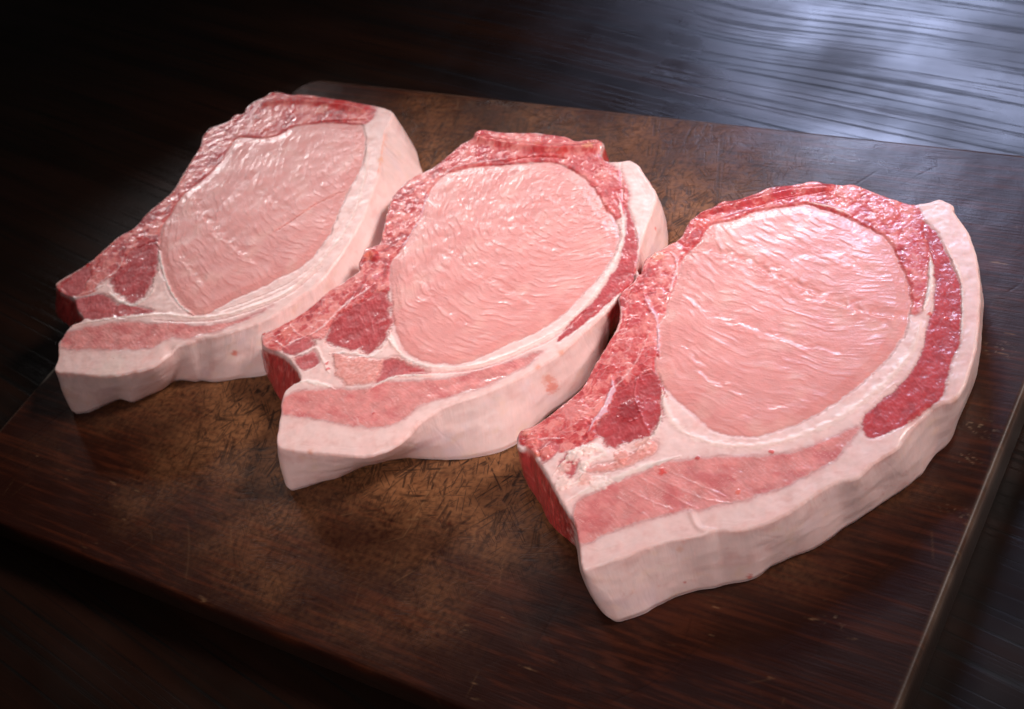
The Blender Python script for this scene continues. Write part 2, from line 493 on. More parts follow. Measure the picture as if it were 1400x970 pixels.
# ------------------------------------------------------------------ the cutting board
def build_board():
    x0, x1, y0, y1 = -0.642, -0.127, 0.159, 0.522
    rad = 0.017
    pts = []
    for cx, cy, a0 in ((x1 - rad, y1 - rad, 0), (x0 + rad, y1 - rad, 90), (x0 + rad, y0 + rad, 180), (x1 - rad, y0 + rad, 270)):
        for a in np.linspace(a0, a0 + 90, 9):
            pts.append((cx + rad * math.cos(math.radians(a)), cy + rad * math.sin(math.radians(a))))
    P = np.array(pts)
    V2, quads, loop = grid_patch(P, 0.00062)
    x, y = V2[:, 0], V2[:, 1]
    # distance to the edge of the rounded rectangle
    qx = np.abs(x - (x0 + x1) / 2) - (x1 - x0) / 2 + rad
    qy = np.abs(y - (y0 + y1) / 2) - (y1 - y0) / 2 + rad
    d = -(np.hypot(np.maximum(qx, 0), np.maximum(qy, 0)) + np.minimum(np.maximum(qx, qy), 0) - rad)
    er = 0.0022
    z = -(er - np.sqrt(np.maximum(er * er - np.maximum(er - d, 0) ** 2, 0)))
    z += 0.0003 * fbm(x * 30, y * 30, 5, 3) * ss(0, 0.01, d)
    # wear: the oil finish is gone where the knife works
    w1 = fbm(x * 14, y * 20, 11, 4)
    wx = (x - (-0.42)) / 0.25
    wy = (y - 0.36) / 0.17
    wear = ss(1.18, 0.45, np.hypot(wx, wy) + 0.30 * w1)
    grain = fbm(x * 26 + 2 * fbm(x * 6, y * 9, 3, 2), y * 420, 21, 4)
    grain2 = fbm(x * 45, y * 800, 22, 3)
    dark = lin((40, 15, 8))
    brown = lin((66, 28, 14))
    tan = lin((144, 94, 60))
    col = dark + (brown - dark) * ss(-0.15, 0.5, grain + 0.4 * fbm(x * 12, y * 25, 8, 3))[:, None]
    fib = fbm(x * 160 + 3 * w1, y * 420, 23, 4)
    iso = fbm(x * 420, y * 420, 25, 3)
    tanm = tan * (0.92 + 0.40 * iso + 0.22 * fib + 0.30 * fbm(x * 35, y * 45, 26, 3))[:, None]
    wm = wear * ss(-0.9, 0.5, 0.8 * iso + 0.5 * fib + 0.5 * fbm(x * 40, y * 60, 24, 3) + 0.5 * wear)
    col = col + (np.clip(tanm, 0.004, 1) - col) * (0.9 * wm)[:, None]
    # light scuffs away from the middle
    sc = ss(0.50, 0.72, fbm(x * 60, y * 300, 31, 4) + 0.25 * fbm(x * 9, y * 12, 32, 2)) * ss(0.3, 1.0, 1 - wear) * 0.5
    col = col + (lin((150, 112, 80)) - col) * sc[:, None]
    # knife cuts: straight or slightly bent, thin and dark, painted into a raster of the board's own surface
    rng = np.random.RandomState(4)
    cs = 0.00062
    nx, ny = int((x1 - x0) / cs) + 3, int((y1 - y0) / cs) + 3
    depth = np.zeros((nx, ny))
    pale = np.zeros((nx, ny))
    for i in range(1700):
        if i < 1600:
            cx = -0.42 + rng.normal(0, 0.115); cy = 0.36 + rng.normal(0, 0.080)
        else:
            cx = rng.uniform(x0 + 0.02, x1 - 0.02); cy = rng.uniform(y0 + 0.01, y1 - 0.01)
        fam = rng.rand()
        ang = rng.normal(1.95, 0.30) if fam < 0.4 else (rng.normal(1.05, 0.25) if fam < 0.65 else rng.uniform(0, math.pi))
        big = rng.rand() < 0.12
        ln = rng.uniform(0.025, 0.075) if big else rng.uniform(0.003, 0.018)
        wd = rng.uniform(0.00024, 0.00048) if big else rng.uniform(0.0002, 0.00036)
        dx, dy = math.cos(ang), math.sin(ang)
        i0, i1 = max(0, int((cx - ln * 0.55 - 0.001 - x0) / cs)), min(nx, int((cx + ln * 0.55 + 0.002 - x0) / cs))
        j0, j1 = max(0, int((cy - ln * 0.55 - 0.001 - y0) / cs)), min(ny, int((cy + ln * 0.55 + 0.002 - y0) / cs))
        if i1 <= i0 or j1 <= j0:
            continue
        gx, gy = np.meshgrid(x0 + np.arange(i0, i1) * cs - cx, y0 + np.arange(j0, j1) * cs - cy, indexing='ij')
        ux = gx * dx + gy * dy
        uy = -gx * dy + gy * dx + rng.normal(0, 1.5) * ux ** 2 + 0.0003 * np.sin(ux * 160 + i)
        f = np.exp(-(uy / wd) ** 2) * ss(ln * 0.5, ln * 0.3, np.abs(ux)) * rng.uniform(0.35, 1)
        tgt = pale if (i % 3 == 0 and not big) or i % 29 == 0 else depth
        tgt[i0:i1, j0:j1] = np.maximum(tgt[i0:i1, j0:j1], f)
    ii = np.clip(np.round((x - x0) / cs).astype(int), 0, nx - 1)
    jj = np.clip(np.round((y - y0) / cs).astype(int), 0, ny - 1)
    depth = depth[ii, jj]
    pale = pale[ii, jj]
    z -= 0.00012 * depth
    col = col * (1 - 0.72 * depth * (0.5 + 0.65 * wear))[:, None]
    col = col + (lin((150, 112, 78)) - col) * (pale * (0.12 + 0.40 * wear))[:, None]
    # rubbed edge, with its bright edge highlight painted into the colour
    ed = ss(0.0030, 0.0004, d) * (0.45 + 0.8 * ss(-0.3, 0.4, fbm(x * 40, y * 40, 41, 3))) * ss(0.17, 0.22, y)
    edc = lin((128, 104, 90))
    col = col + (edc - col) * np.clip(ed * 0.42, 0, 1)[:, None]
    chip = ss(0.012, 0.004, np.hypot(x - x0, y - 0.254)) * ss(0.004, 0.001, d)
    col = col + (lin((190, 180, 165)) - col) * chip[:, None]
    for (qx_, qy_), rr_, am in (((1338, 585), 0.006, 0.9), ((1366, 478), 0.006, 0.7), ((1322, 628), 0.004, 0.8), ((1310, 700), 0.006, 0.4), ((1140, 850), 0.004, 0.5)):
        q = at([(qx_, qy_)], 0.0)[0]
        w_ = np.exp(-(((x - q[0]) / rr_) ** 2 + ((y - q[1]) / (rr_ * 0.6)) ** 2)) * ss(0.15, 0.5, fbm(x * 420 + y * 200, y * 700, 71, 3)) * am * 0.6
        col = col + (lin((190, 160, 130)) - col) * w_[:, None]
    rough = 0.42 + 0.20 * wm + 0.12 * fbm(x * 20, y * 30, 51, 4) - 0.12 * ss(0.38, 0.48, y)
    V = np.stack([x, y, z], 1)
    n0 = len(V)
    rings = 10
    nl = len(loop)
    allV = [V]; allC = [col]; allR = [rough]; allW = [0.08 + 0.87 * wear]
    faces = [quads]
    prev = loop
    for k in range(1, rings + 1):
        t = k / rings
        zz = V[loop, 2] * (1 - t) - BOARD_T * t + 0.0002
        off = -0.002 * ss(0.8, 1.0, t)
        nrm = V2[loop] - np.array([(x0 + x1) / 2, (y0 + y1) / 2])
        nrm /= np.linalg.norm(nrm, axis=1)[:, None]
        xy = V2[loop] + nrm * off
        allV.append(np.column_stack([xy, zz]))
        g2 = fbm(xy[:, 0] * 40 + xy[:, 1] * 40, zz * 500 + 3, 61, 3)
        cc = lin((40, 21, 13)) * (1 + 0.5 * g2)[:, None]
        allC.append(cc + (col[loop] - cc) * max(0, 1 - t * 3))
        allR.append(np.full(nl, 0.5)); allW.append(np.full(nl, 0.05))
        cur = n0 + (k - 1) * nl + np.arange(nl)
        faces.append(np.stack([prev, cur, np.roll(cur, -1), np.roll(prev, -1)], 1))
        prev = cur
    V = np.concatenate(allV); col = np.concatenate(allC); rough = np.concatenate(allR)
    faces = np.concatenate(faces)
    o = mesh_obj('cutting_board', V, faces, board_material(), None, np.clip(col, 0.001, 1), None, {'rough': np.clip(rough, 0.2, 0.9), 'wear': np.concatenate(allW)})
    o['label'] = 'dark wooden cutting board with knife scars under the three chops'
    o['category'] = 'cutting board'


build_board()

# ------------------------------------------------------------------ the pork chops
FAT = (243, 203, 198)
PALE = (225, 147, 142)
PINK = (221, 138, 134)
SALM = (224, 146, 138)
RED = (196, 70, 70)
DARK = (176, 56, 60)
BLOOD = (205, 34, 28)
MEMB = (238, 205, 208)
LILAC = (216, 178, 200)

# kinds of surface: colour, height (mm), groove (mm), material, texture
KIND = {
    'loin_muscle':  (PALE, 0.2, 0.7, 'lean', 'eye'),
    'cap_muscle':   (RED, 0.0, 0.12, 'red', 'ragged'),
    'edge_muscle':  ((198, 84, 84), -0.1, 0.12, 'red', 'ragged'),
    'dark_muscle':  (DARK, -0.5, 0.5, 'red', 'fibre'),
    'outer_muscle': ((186, 60, 64), -0.3, 0.4, 'red', 'fibre'),
    'flank_muscle': (PINK, -0.15, 0.0, 'red', 'fibre'),
    'small_muscle': ((190, 88, 90), -0.3, 0.4, 'red', 'fibre'),
    'soft_tissue':  (SALM, 0.3, 0.5, 'red', 'plain'),
}

CHOPS = [
 dict(
  label='leftmost pale pork chop, smallest, nearest the rounded board corner',
  z=0.0250, flow=((330, 310), (27, 50), 105), wet=0.75, seed=100,
  outline=[(75,391),(87,380),(122,359),(142,340),(165,322),(185,310),(200,292),(222,274),(237,260),(247,242),(260,222),(272,202),(277,187),(286,175),(297,171),(312,165),(322,156),(332,155),(337,146),(352,136),(364,131),(369,126),(385,126),(397,129),(417,129),(440,132),(472,137),(500,142),(513,144),(529,149),(538,155),(534,166),(527,182),(523,210),(518,240),(511,262),(502,287),(492,307),(476,335),(457,362),(435,388),(405,410),(372,433),(337,447),(300,459),(272,464),(255,470),(242,474),(231,482),(222,491),(210,500),(195,506),(175,510),(155,514),(130,514),(97,511),(80,510),(74,504),(79,489),(79,471),(86,460),(92,450),(100,444),(112,437),(104,423),(99,408),(85,402)],
  walls=[((75,391),(76,428),1),((85,402),(84,440),1),((99,408),(96,452),1),((104,423),(100,458),1),((112,437),(116,470),1),((92,450),(104,492),.6),((80,471),(94,522),0),((74,504),(98,560),0),((80,510),(101,569),0),((97,511),(120,567),0),((130,514),(140,558),0),((155,514),(165,547),0),((175,510),(181,554),0),((195,506),(203,543),0),((210,500),(221,536),0),((231,482),(238,523),0),((242,474),(252,522),0),((255,470),(266,525),0),((272,464),(277,523),0),((300,459),(293,525),0),((337,447),(326,520),0),((372,433),(364,516),0),((405,410),(412,480),0),((457,362),(482,425),0),((492,307),(530,370),0),((511,262),(560,320),0),((527,182),(582,238),0),((534,166),(574,218),0),((538,155),(568,205),0),((529,149),(553,190),0),((440,132),(466,178),1),((286,175),(318,225),1),((200,292),(234,335),1)],
  regions=[
   ('edge_muscle',[(80,391),(122,361),(165,324),(202,294),(239,261),(262,222),(280,186),(290,176),(312,172),(330,180),(325,190),(306,222),(284,243),(262,260),(247,275),(237,292),(224,309),(219,340),(200,345),(180,352),(165,372),(140,384),(128,398),(112,404),(95,404)]),
   ('cap_muscle',[(300,172),(312,166),(322,158),(333,156),(339,147),(354,137),(366,131),(385,128),(417,131),(440,134),(472,139),(500,144),(512,148),(510,160),(500,168),(485,170),(450,168),(420,170),(400,173),(376,186),(350,188),(326,186)]),
   ('loin_muscle',[(217,340),(220,365),(230,395),(245,417),(260,430),(280,430),(300,420),(325,407),(355,394),(385,379),(410,366),(428,350),(441,333),(452,317),(462,292),(472,270),(485,245),(496,220),(499,195),(496,174),(485,170),(450,168),(420,170),(400,174),(375,187),(350,189),(326,188),(312,203),(302,221),(282,241),(260,258),(245,273),(235,290),(222,308),(219,325)]),
   ('dark_muscle',[(214,338),(216,360),(210,380),(200,400),(186,413),(175,411),(160,400),(150,387),(157,373),(170,362),(171,350),(185,340),(200,334),(211,330)]),
   ('small_muscle',[(102,410),(140,402),(157,415),(165,430),(160,435),(118,436),(106,424)]),
   ('small_muscle',[(157,420),(172,415),(195,420),(210,427),(182,431),(163,434)]),
   ('flank_muscle',[(84,470),(90,456),(110,449),(135,444),(170,440),(190,440),(200,443),(235,441),(272,445),(310,441),(335,434),(365,420),(372,419),(345,434),(310,449),(278,458),(255,464),(240,463),(222,467),(208,476),(172,479),(122,478),(90,478)]),
   ('small_muscle',[(88,388),(118,364),(123,370),(117,388),(113,399),(100,404),(91,400)]),
  ],
  lines=[
   ([(217,342),(222,368),(232,396),(247,418),(265,431)],1.4,(246,224,218),0.5),
   ([(112,403),(130,396),(140,384),(155,374),(166,360),(170,345)],1.1,MEMB,0.3),
   ([(128,398),(142,390)],3.0,(244,222,214),0.5),
   ([(148,400),(165,412),(185,417),(205,404),(212,392)],2.2,(242,212,206),0.3),
   ([(90,402),(103,407),(140,401)],0.9,MEMB,0.2),
   ([(100,445),(150,436),(190,433),(225,430),(260,434),(300,432),(350,418),(400,395),(450,345),(480,300),(497,250),(503,200)],2.4,(242,206,198),0.3),
   ([(210,438),(250,440),(300,437),(350,423),(400,400),(440,365)],0.7,(222,160,160),-0.3),
   ([(300,426),(350,408),(400,384),(440,350),(470,300)],0.5,(226,172,168),-0.2),
   ([(320,424),(370,405),(415,380),(452,340)],0.4,(228,176,172),-0.2),
   ([(76,389),(122,360),(165,323),(202,293),(238,260),(262,221),(279,186),(290,175)],0.8,(236,190,184),0.3),
   ([(240,266),(262,257),(284,241),(302,221),(310,204),(330,190)],0.7,(228,170,178),0.2),
   ([(210,300),(228,285),(240,272)],0.8,MEMB,0.2),
   ([(200,335),(214,332),(218,340)],0.8,MEMB,0.2),
   ([(350,152),(365,140),(385,134)],0.7,LILAC,0.2),
   ([(437,166),(470,165),(500,164)],0.5,(150,30,35),-0.6),
   ([(526,180),(521,212),(516,242)],0.9,(236,160,135),-0.1),
   ([(418,288),(450,270),(470,262)],0.5,(230,190,182),-0.4),
   ([(380,315),(410,295),(435,278),(460,268)],0.4,(206,140,136),-0.5),
  ],
  blobs=[((322,163),5,BLOOD),((372,130),6,BLOOD),((398,152),9,(204,50,46)),((465,140),14,(204,44,44)),((362,178),7,(206,66,52)),((440,150),12,(230,150,138)),((352,160),7,(220,170,172)),((120,362),4,BLOOD),((190,325),6,(196,50,44)),((180,315),5,(214,120,116)),((140,352),9,(206,110,108)),((255,391),1.6,BLOOD),((155,490),1.4,BLOOD),((232,275),3,(226,180,190)),((296,212),10,(186,56,60))],
  folds=[([(362,142),(400,138),(450,142),(498,150)],2.4,1.2),([(232,478),(226,500),(214,520)],2.5,-1.2)],
  creases=[([(240,345),(262,375),(282,395)],0.35),([(262,270),(285,310),(325,345),(352,365)],0.4),([(330,205),(345,250),(385,290)],0.3)],
  stains=[((319,487),5,(226,110,92)),((100,548),8,(236,190,180)),((522,215),7,(236,170,140)),((150,500),30,(238,206,198))],
 ),
 dict(
  label='middle pork chop with ragged red flap at its top edge',
  z=0.0255, flow=((660, 370), (58, 46), 75), wet=1.0, seed=200,
  outline=[(356,463),(359,455),(375,449),(405,433),(427,417),(450,397),(470,385),(485,374),(491,369),(489,360),(495,351),(498,341),(510,336),(518,332),(522,320),(526,302),(532,278),(538,266),(550,252),(567,240),(585,232),(600,222),(615,210),(630,197),(645,189),(650,180),(662,177),(685,180),(710,181),(730,181),(755,184),(775,187),(787,192),(800,191),(817,190),(825,198),(822,208),(826,218),(842,221),(860,219),(872,225),(880,237),(890,252),(898,267),(893,285),(884,310),(876,335),(871,360),(866,384),(850,399),(838,415),(823,431),(800,452),(777,474),(757,490),(740,500),(722,511),(695,525),(662,539),(625,551),(600,561),(575,577),(562,590),(545,605),(525,616),(495,624),(457,622),(420,619),(385,614),(378,608),(379,590),(382,570),(384,550),(389,535),(399,526),(410,521),(406,507),(395,492),(380,482),(360,475)],
  walls=[((356,463),(360,500),1),((360,475),(366,516),1),((380,482),(378,545),1),((395,492),(390,560),1),((410,521),(420,560),1),((389,535),(398,585),.7),((382,570),(394,625),0),((378,608),(391,662),0),((385,614),(396,675),0),((420,619),(425,666),0),((457,622),(460,657),0),((495,624),(500,637),0),((525,616),(534,629),0),((545,605),(556,628),0),((562,590),(572,629),0),((575,577),(592,630),0),((600,561),(613,632),0),((625,551),(636,631),0),((662,539),(672,625),0),((695,525),(705,612),0),((740,500),(750,570),0),((777,474),(798,535),0),((800,452),(822,502),0),((823,431),(829,476),0.1),((838,415),(832,464),1),((850,399),(846,446),1),((866,384),(872,432),1),((876,340),(892,400),.3),((884,310),(912,355),0),((898,267),(914,330),0),((890,252),(908,300),0),((860,219),(880,270),0),((825,198),(836,240),1),((730,181),(752,225),1),((600,222),(625,270),1),((510,336),(528,385),1),((427,417),(444,465),1)],  # cleft walls beside the right chop get the red kind as painted shade
  regions=[
   ('edge_muscle',[(360,463),(376,450),(406,435),(428,419),(452,398),(472,386),(492,371),(491,360),(497,351),(500,342),(519,334),(524,320),(528,302),(534,279),(540,267),(552,254),(568,242),(586,234),(602,224),(620,220),(626,233),(600,243),(583,270),(576,295),(561,320),(545,345),(535,360),(532,385),(528,400),(505,410),(480,424),(460,434),(448,450),(440,462),(425,462),(410,470),(388,478),(366,474)]),
   ('cap_muscle',[(596,228),(616,211),(631,199),(646,191),(651,182),(662,179),(685,182),(710,183),(755,186),(775,189),(787,194),(800,193),(816,192),(822,198),(820,209),(822,218),(836,226),(852,245),(858,270),(854,290),(842,300),(832,292),(822,276),(806,252),(776,228),(750,221),(715,222),(690,225),(650,228),(622,234)]),
   ('loin_muscle',[(535,357),(532,382),(535,405),(536,432),(542,455),(552,477),(570,491),(600,497),(632,497),(664,485),(705,466),(740,450),(770,429),(795,404),(816,382),(832,360),(841,342),(846,322),(840,300),(826,283),(816,264),(797,243),(775,229),(750,222),(715,223),(690,226),(650,228),(625,233),(602,243),(583,270),(576,295),(561,320),(545,345)]),
   ('dark_muscle',[(450,447),(460,433),(480,422),(500,408),(515,398),(527,400),(533,420),(535,440),(530,457),(518,474),(505,484),(485,479),(465,475),(450,471),(446,460)]),
   ('small_muscle',[(386,476),(402,468),(420,460),(430,471),(416,480),(401,487),(391,484)]),
   ('small_muscle',[(402,491),(418,484),(431,480),(435,496),(418,506),(408,502)]),
   ('soft_tissue',[(455,484),(485,487),(506,490),(520,492),(541,488),(560,495),(586,509),(540,514),(510,524),(480,527),(465,520),(458,505)]),
   ('small_muscle',[(524,495),(538,490),(558,498),(584,510),(555,513),(535,515),(514,523),(521,508)]),
   ('flank_muscle',[(387,545),(415,533),(460,532),(495,532),(530,522),(575,520),(625,514),(675,500),(720,486),(742,480),(725,497),(700,511),(662,529),(612,543),(588,550),(570,558),(550,575),(525,584),(490,584),(450,577),(420,572),(387,566)]),
   ('outer_muscle',[(854,284),(862,294),(869,318),(872,340),(868,370),(864,388),(842,405),(825,421),(790,449),(762,468),(764,461),(785,435),(815,408),(834,378),(845,362),(853,330),(856,305)]),
  ],
  lines=[
   ([(530,462),(545,482),(570,497),(605,503),(650,500),(700,483),(750,459),(790,428),(820,393),(844,350),(853,320),(851,295),(846,272)],2.2,(243,208,201),0.3),
   ([(560,508),(610,509),(660,503),(710,484),(760,460),(800,425)],1.0,(222,160,160),-0.5),
   ([(610,505),(660,499),(710,480),(755,456),(795,420)],0.4,(226,170,166),-0.2),
   ([(532,452),(538,470),(548,484)],3.2,(244,220,214),0.4),
   ([(360,458),(376,450),(406,434),(428,418),(452,397),(486,374)],0.6,(240,196,190),0.3),
   ([(516,334),(524,318),(530,290),(538,266)],0.8,(240,206,200),0.4),
   ([(585,260),(580,280),(574,298),(560,322),(546,344)],0.9,(226,184,200),0.4),
   ([(415,464),(440,448),(458,430),(478,412),(500,398),(512,388)],0.9,MEMB,0.3),
   ([(470,425),(480,410),(486,400)],1.2,MEMB,0.3),
   ([(372,465),(385,472),(392,478)],0.6,MEMB,0.2),
   ([(395,442),(405,455),(415,460)],0.6,MEMB,0.2),
   ([(384,478),(402,467),(420,459)],0.8,MEMB,0.3),
   ([(400,489),(418,483),(432,476),(440,490),(450,510)],1.0,(240,208,204),0.4),
   ([(490,430),(500,450),(506,472)],0.5,(206,130,134),0.1),
   ([(520,425),(508,440),(514,460)],0.5,(206,140,144),0.1),
   ([(395,526),(420,522),(445,527),(458,533)],2.6,(246,224,218),0.5),
   ([(500,536),(530,520),(552,514),(590,514)],1.2,(248,228,222),0.7),
   ([(450,484),(480,483),(505,488),(522,478),(532,462)],1.6,(242,212,208),0.3),
   ([(690,222),(715,216),(750,214),(775,217)],0.8,(170,60,62),-0.8),  # dark groove under the flap, its shade painted in
   ([(600,243),(625,228),(660,222),(700,216)],1.2,(232,184,188),0.3),
   ([(848,222),(850,250),(852,275)],0.9,(236,180,174),-0.3),
   ([(870,310),(874,340),(866,372)],0.8,(222,170,176),0.3),
  ],
  blobs=[((447,497),3.6,BLOOD),((449,505),3.0,BLOOD),((361,457),3,BLOOD),((505,350),9,(226,120,102)),((515,378),7,(214,110,122)),((510,565),2.2,(206,50,44)),((655,182),6,(204,40,46)),((735,197),9,(226,120,104)),((770,207),10,(212,66,60)),((806,200),9,(234,160,128)),((710,192),5,(232,170,160)),((660,205),12,(188,70,82)),((850,257),2,(200,60,50)),((830,283),7,(202,80,72)),((560,285),9,(178,52,60)),((532,320),6,(178,50,56)),((392,455),10,(222,120,108)),((825,236),12,(220,130,124))],
  folds=[([(655,190),(700,198),(750,203),(800,203),(818,200)],2.6,1.7),([(497,352),(507,345),(512,352)],2.0,1.2),([(560,590),(545,606),(525,617),(500,625)],2.0,-0.6)],
  creases=[([(620,250),(640,300),(665,340)],0.35),([(700,300),(735,335),(790,350),(835,352)],0.35),([(600,330),(640,370),(690,400),(745,425)],0.4),([(560,360),(590,410),(630,450)],0.4),([(640,250),(690,300),(730,320)],0.3),([(745,265),(775,290),(835,310)],0.4)],
  stains=[((757,533),10,(232,130,112)),((752,520),8,(234,150,130)),((900,313),3,(226,100,90)),((422,622),5,(236,176,160)),((738,500),4,(234,160,140)),((770,482),5,(236,165,145))],
 ),
 dict(
  label='largest pork chop, at right, with two dark red muscles by its rind',
  z=0.0270, flow=((1060, 450), (80, 26), 150), wet=0.72, seed=300,
  outline=[(706,602),(712,588),(732,580),(757,562),(790,535),(801,521),(810,502),(820,486),(832,467),(842,449),(847,425),(845,408),(851,397),(866,384),(870,369),(875,374),(882,354),(900,342),(920,331),(932,322),(937,310),(947,297),(970,285),(987,275),(1000,274),(1030,265),(1055,255),(1085,252),(1110,247),(1132,250),(1150,252),(1167,252),(1200,264),(1235,276),(1252,279),(1270,276),(1285,272),(1304,281),(1303,287),(1312,300),(1325,320),(1335,350),(1340,390),(1339,430),(1336,467),(1328,500),(1318,530),(1303,547),(1287,552),(1270,562),(1249,582),(1236,599),(1226,614),(1202,629),(1190,637),(1172,654),(1150,658),(1125,670),(1098,688),(1077,702),(1047,716),(1010,726),(980,726),(965,732),(940,736),(910,742),(880,751),(853,762),(812,776),(797,780),(793,760),(790,742),(785,716),(770,692),(757,668),(745,645),(735,630),(722,612),(710,614)],
  walls=[((706,602),(718,648),1),((710,614),(726,672),1),((722,612),(736,690),1),((745,645),(752,722),1),((770,692),(776,742),.75),((785,716),(789,752),.5),((790,742),(795,790),0),((793,760),(810,820),0),((797,780),(834,850),0),((812,776),(850,855),0),((853,762),(880,843),0),((880,751),(902,831),0),((910,742),(928,820),0),((940,736),(955,810),0),((980,726),(990,804),0),((1010,726),(1030,796),0),((1047,716),(1056,778),0),((1077,702),(1088,763),0),((1098,688),(1112,756),0),((1125,670),(1140,738),0),((1150,658),(1160,722),0),((1172,654),(1184,708),0),((1190,637),(1206,693),0),((1226,614),(1240,670),0),((1249,582),(1264,651),0),((1287,552),(1290,617),0),((1318,530),(1306,582),0),((1336,467),(1334,520),0),((1340,390),(1342,440),0),((1304,281),(1310,330),0),((1200,264),(1212,310),1),((1000,274),(1016,325),1),((882,354),(898,400),1),((820,486),(838,540),1)],
  regions=[
   ('edge_muscle',[(710,602),(715,590),(734,582),(759,564),(792,537),(803,522),(812,503),(822,487),(834,468),(844,450),(849,426),(848,409),(853,399),(868,386),(878,372),(884,356),(902,344),(922,333),(934,324),(950,318),(955,332),(935,352),(927,377),(917,402),(908,430),(900,442),(897,465),(902,490),(895,500),(902,522),(905,535),(880,545),(850,560),(825,590),(800,605),(775,615),(750,622),(735,622),(722,611)]),
   ('cap_muscle',[(934,324),(939,311),(949,299),(971,287),(988,277),(1031,267),(1056,257),(1110,249),(1150,254),(1167,254),(1200,266),(1235,278),(1250,282),(1258,293),(1267,325),(1271,346),(1267,372),(1262,415),(1247,428),(1243,400),(1236,375),(1224,350),(1209,326),(1181,311),(1154,298),(1124,288),(1100,281),(1060,286),(1030,291),(1000,303),(972,309),(953,332)]),
   ('loin_muscle',[(908,430),(917,402),(927,377),(935,351),(955,331),(972,308),(1000,302),(1030,290),(1060,285),(1100,280),(1125,287),(1155,297),(1182,310),(1210,325),(1225,350),(1237,375),(1244,400),(1243,427),(1237,455),(1225,473),(1205,499),(1175,525),(1137,554),(1095,577),(1050,593),(1030,597),(997,595),(972,586),(947,566),(927,549),(912,534),(902,522),(895,500),(897,486),(902,488),(898,465),(900,442)]),
   ('dark_muscle',[(904,530),(905,562),(897,589),(885,597),(862,606),(845,611),(830,609),(815,588),(830,563),(842,541),(860,523),(875,511),(892,508)]),
   ('outer_muscle',[(1262,308),(1279,315),(1292,342),(1302,365),(1313,390),(1314,430),(1312,470),(1305,484),(1295,520),(1286,545),(1270,557),(1247,574),(1210,594),(1190,600),(1181,591),(1180,573),(1200,550),(1225,532),(1247,505),(1260,480),(1266,455),(1276,420),(1278,392),(1276,365),(1271,340)]),
   ('soft_tissue',[(795,640),(830,634),(865,619),(893,601),(897,614),(872,634),(830,645),(805,646)]),
   ('small_muscle',[(735,615),(748,606),(760,603),(760,618),(748,630),(740,630)]),
   ('small_muscle',[(766,632),(778,622),(790,628),(788,644),(775,652)]),
   ('flank_muscle',[(785,694),(822,668),(860,652),(880,644),(910,632),(960,626),(1010,624),(1060,621),(1100,613),(1150,591),(1172,584),(1174,590),(1160,610),(1145,627),(1112,647),(1075,665),(1050,673),(1035,679),(972,695),(925,702),(872,715),(830,730),(791,744)]),
  ],
  lines=[
   ([(904,527),(908,550),(915,570),(930,588),(960,602),(1000,610),(1050,608),(1100,594),(1150,570),(1190,540),(1225,508),(1250,472),(1258,440)],3.4,(243,206,198),0.3),
   ([(1262,425),(1270,400),(1273,370),(1271,345)],2.0,(246,218,212),0.6),
   ([(905,560),(900,585),(888,600),(865,612)],1.6,(238,204,196),0.4),
   ([(757,650),(785,618),(812,612),(826,622),(800,634),(795,655),(775,668)],3.4,(242,214,206),0.5),
   ([(770,690),(800,672),(850,652),(890,636),(930,624)],4.0,(240,208,200),0.4),
   ([(712,606),(730,602),(752,600),(772,600)],0.7,MEMB,0.3),
   ([(733,625),(745,610),(758,602)],0.6,MEMB,0.2),
   ([(845,412),(850,430),(845,450),(833,468)],0.9,(236,196,190),0.4),
   ([(880,400),(888,420),(898,436),(900,460),(901,490)],1.2,(232,186,200),0.4),
   ([(917,345),(926,360),(922,380),(910,412)],1.2,(236,196,204),0.4),
   ([(812,560),(830,540),(860,510),(878,480),(888,455)],0.9,(226,160,160),0.3),
   ([(836,515),(838,532),(828,556),(812,576),(803,594)],3.4,(222,176,190),0.4),
   ([(838,526),(830,548),(818,570)],1.0,(240,214,224),0.3),
   ([(872,512),(868,540),(880,575),(888,592)],0.8,(206,110,116),0.3),
   ([(878,520),(875,513),(890,506),(900,515)],0.8,(220,150,156),0.3),
   ([(980,300),(1010,290),(1050,280)],0.9,LILAC,0.2),
   ([(1030,283),(1060,272),(1098,262)],0.5,(150,34,44),-0.7),
   ([(1055,275),(1090,268),(1130,262)],0.4,(170,50,56),-0.4),
   ([(1100,276),(1135,283),(1165,296)],1.4,(238,200,190),0.3),
   ([(1292,335),(1302,355),(1314,385),(1316,430),(1313,470)],0.8,(246,228,222),0.4),
   ([(1222,525),(1205,540),(1195,552)],0.7,(238,190,186),0.2),
   ([(870,650),(885,660),(880,672)],0.5,(238,190,188),0.1),
   ([(888,648),(930,668),(970,684),(1000,688)],0.35,(240,200,196),0.15),
   ([(880,655),(915,675),(945,692)],0.35,(240,200,196),0.15),
   ([(860,670),(890,685),(920,697)],0.35,(240,200,196),0.15),
   ([(845,680),(870,695),(885,707)],0.35,(238,196,192),0.15),
   ([(910,642),(950,660),(990,678)],0.35,(240,200,196),0.15),
   ([(790,742),(820,752),(855,740)],0.5,(232,190,182),0.1),
  ],
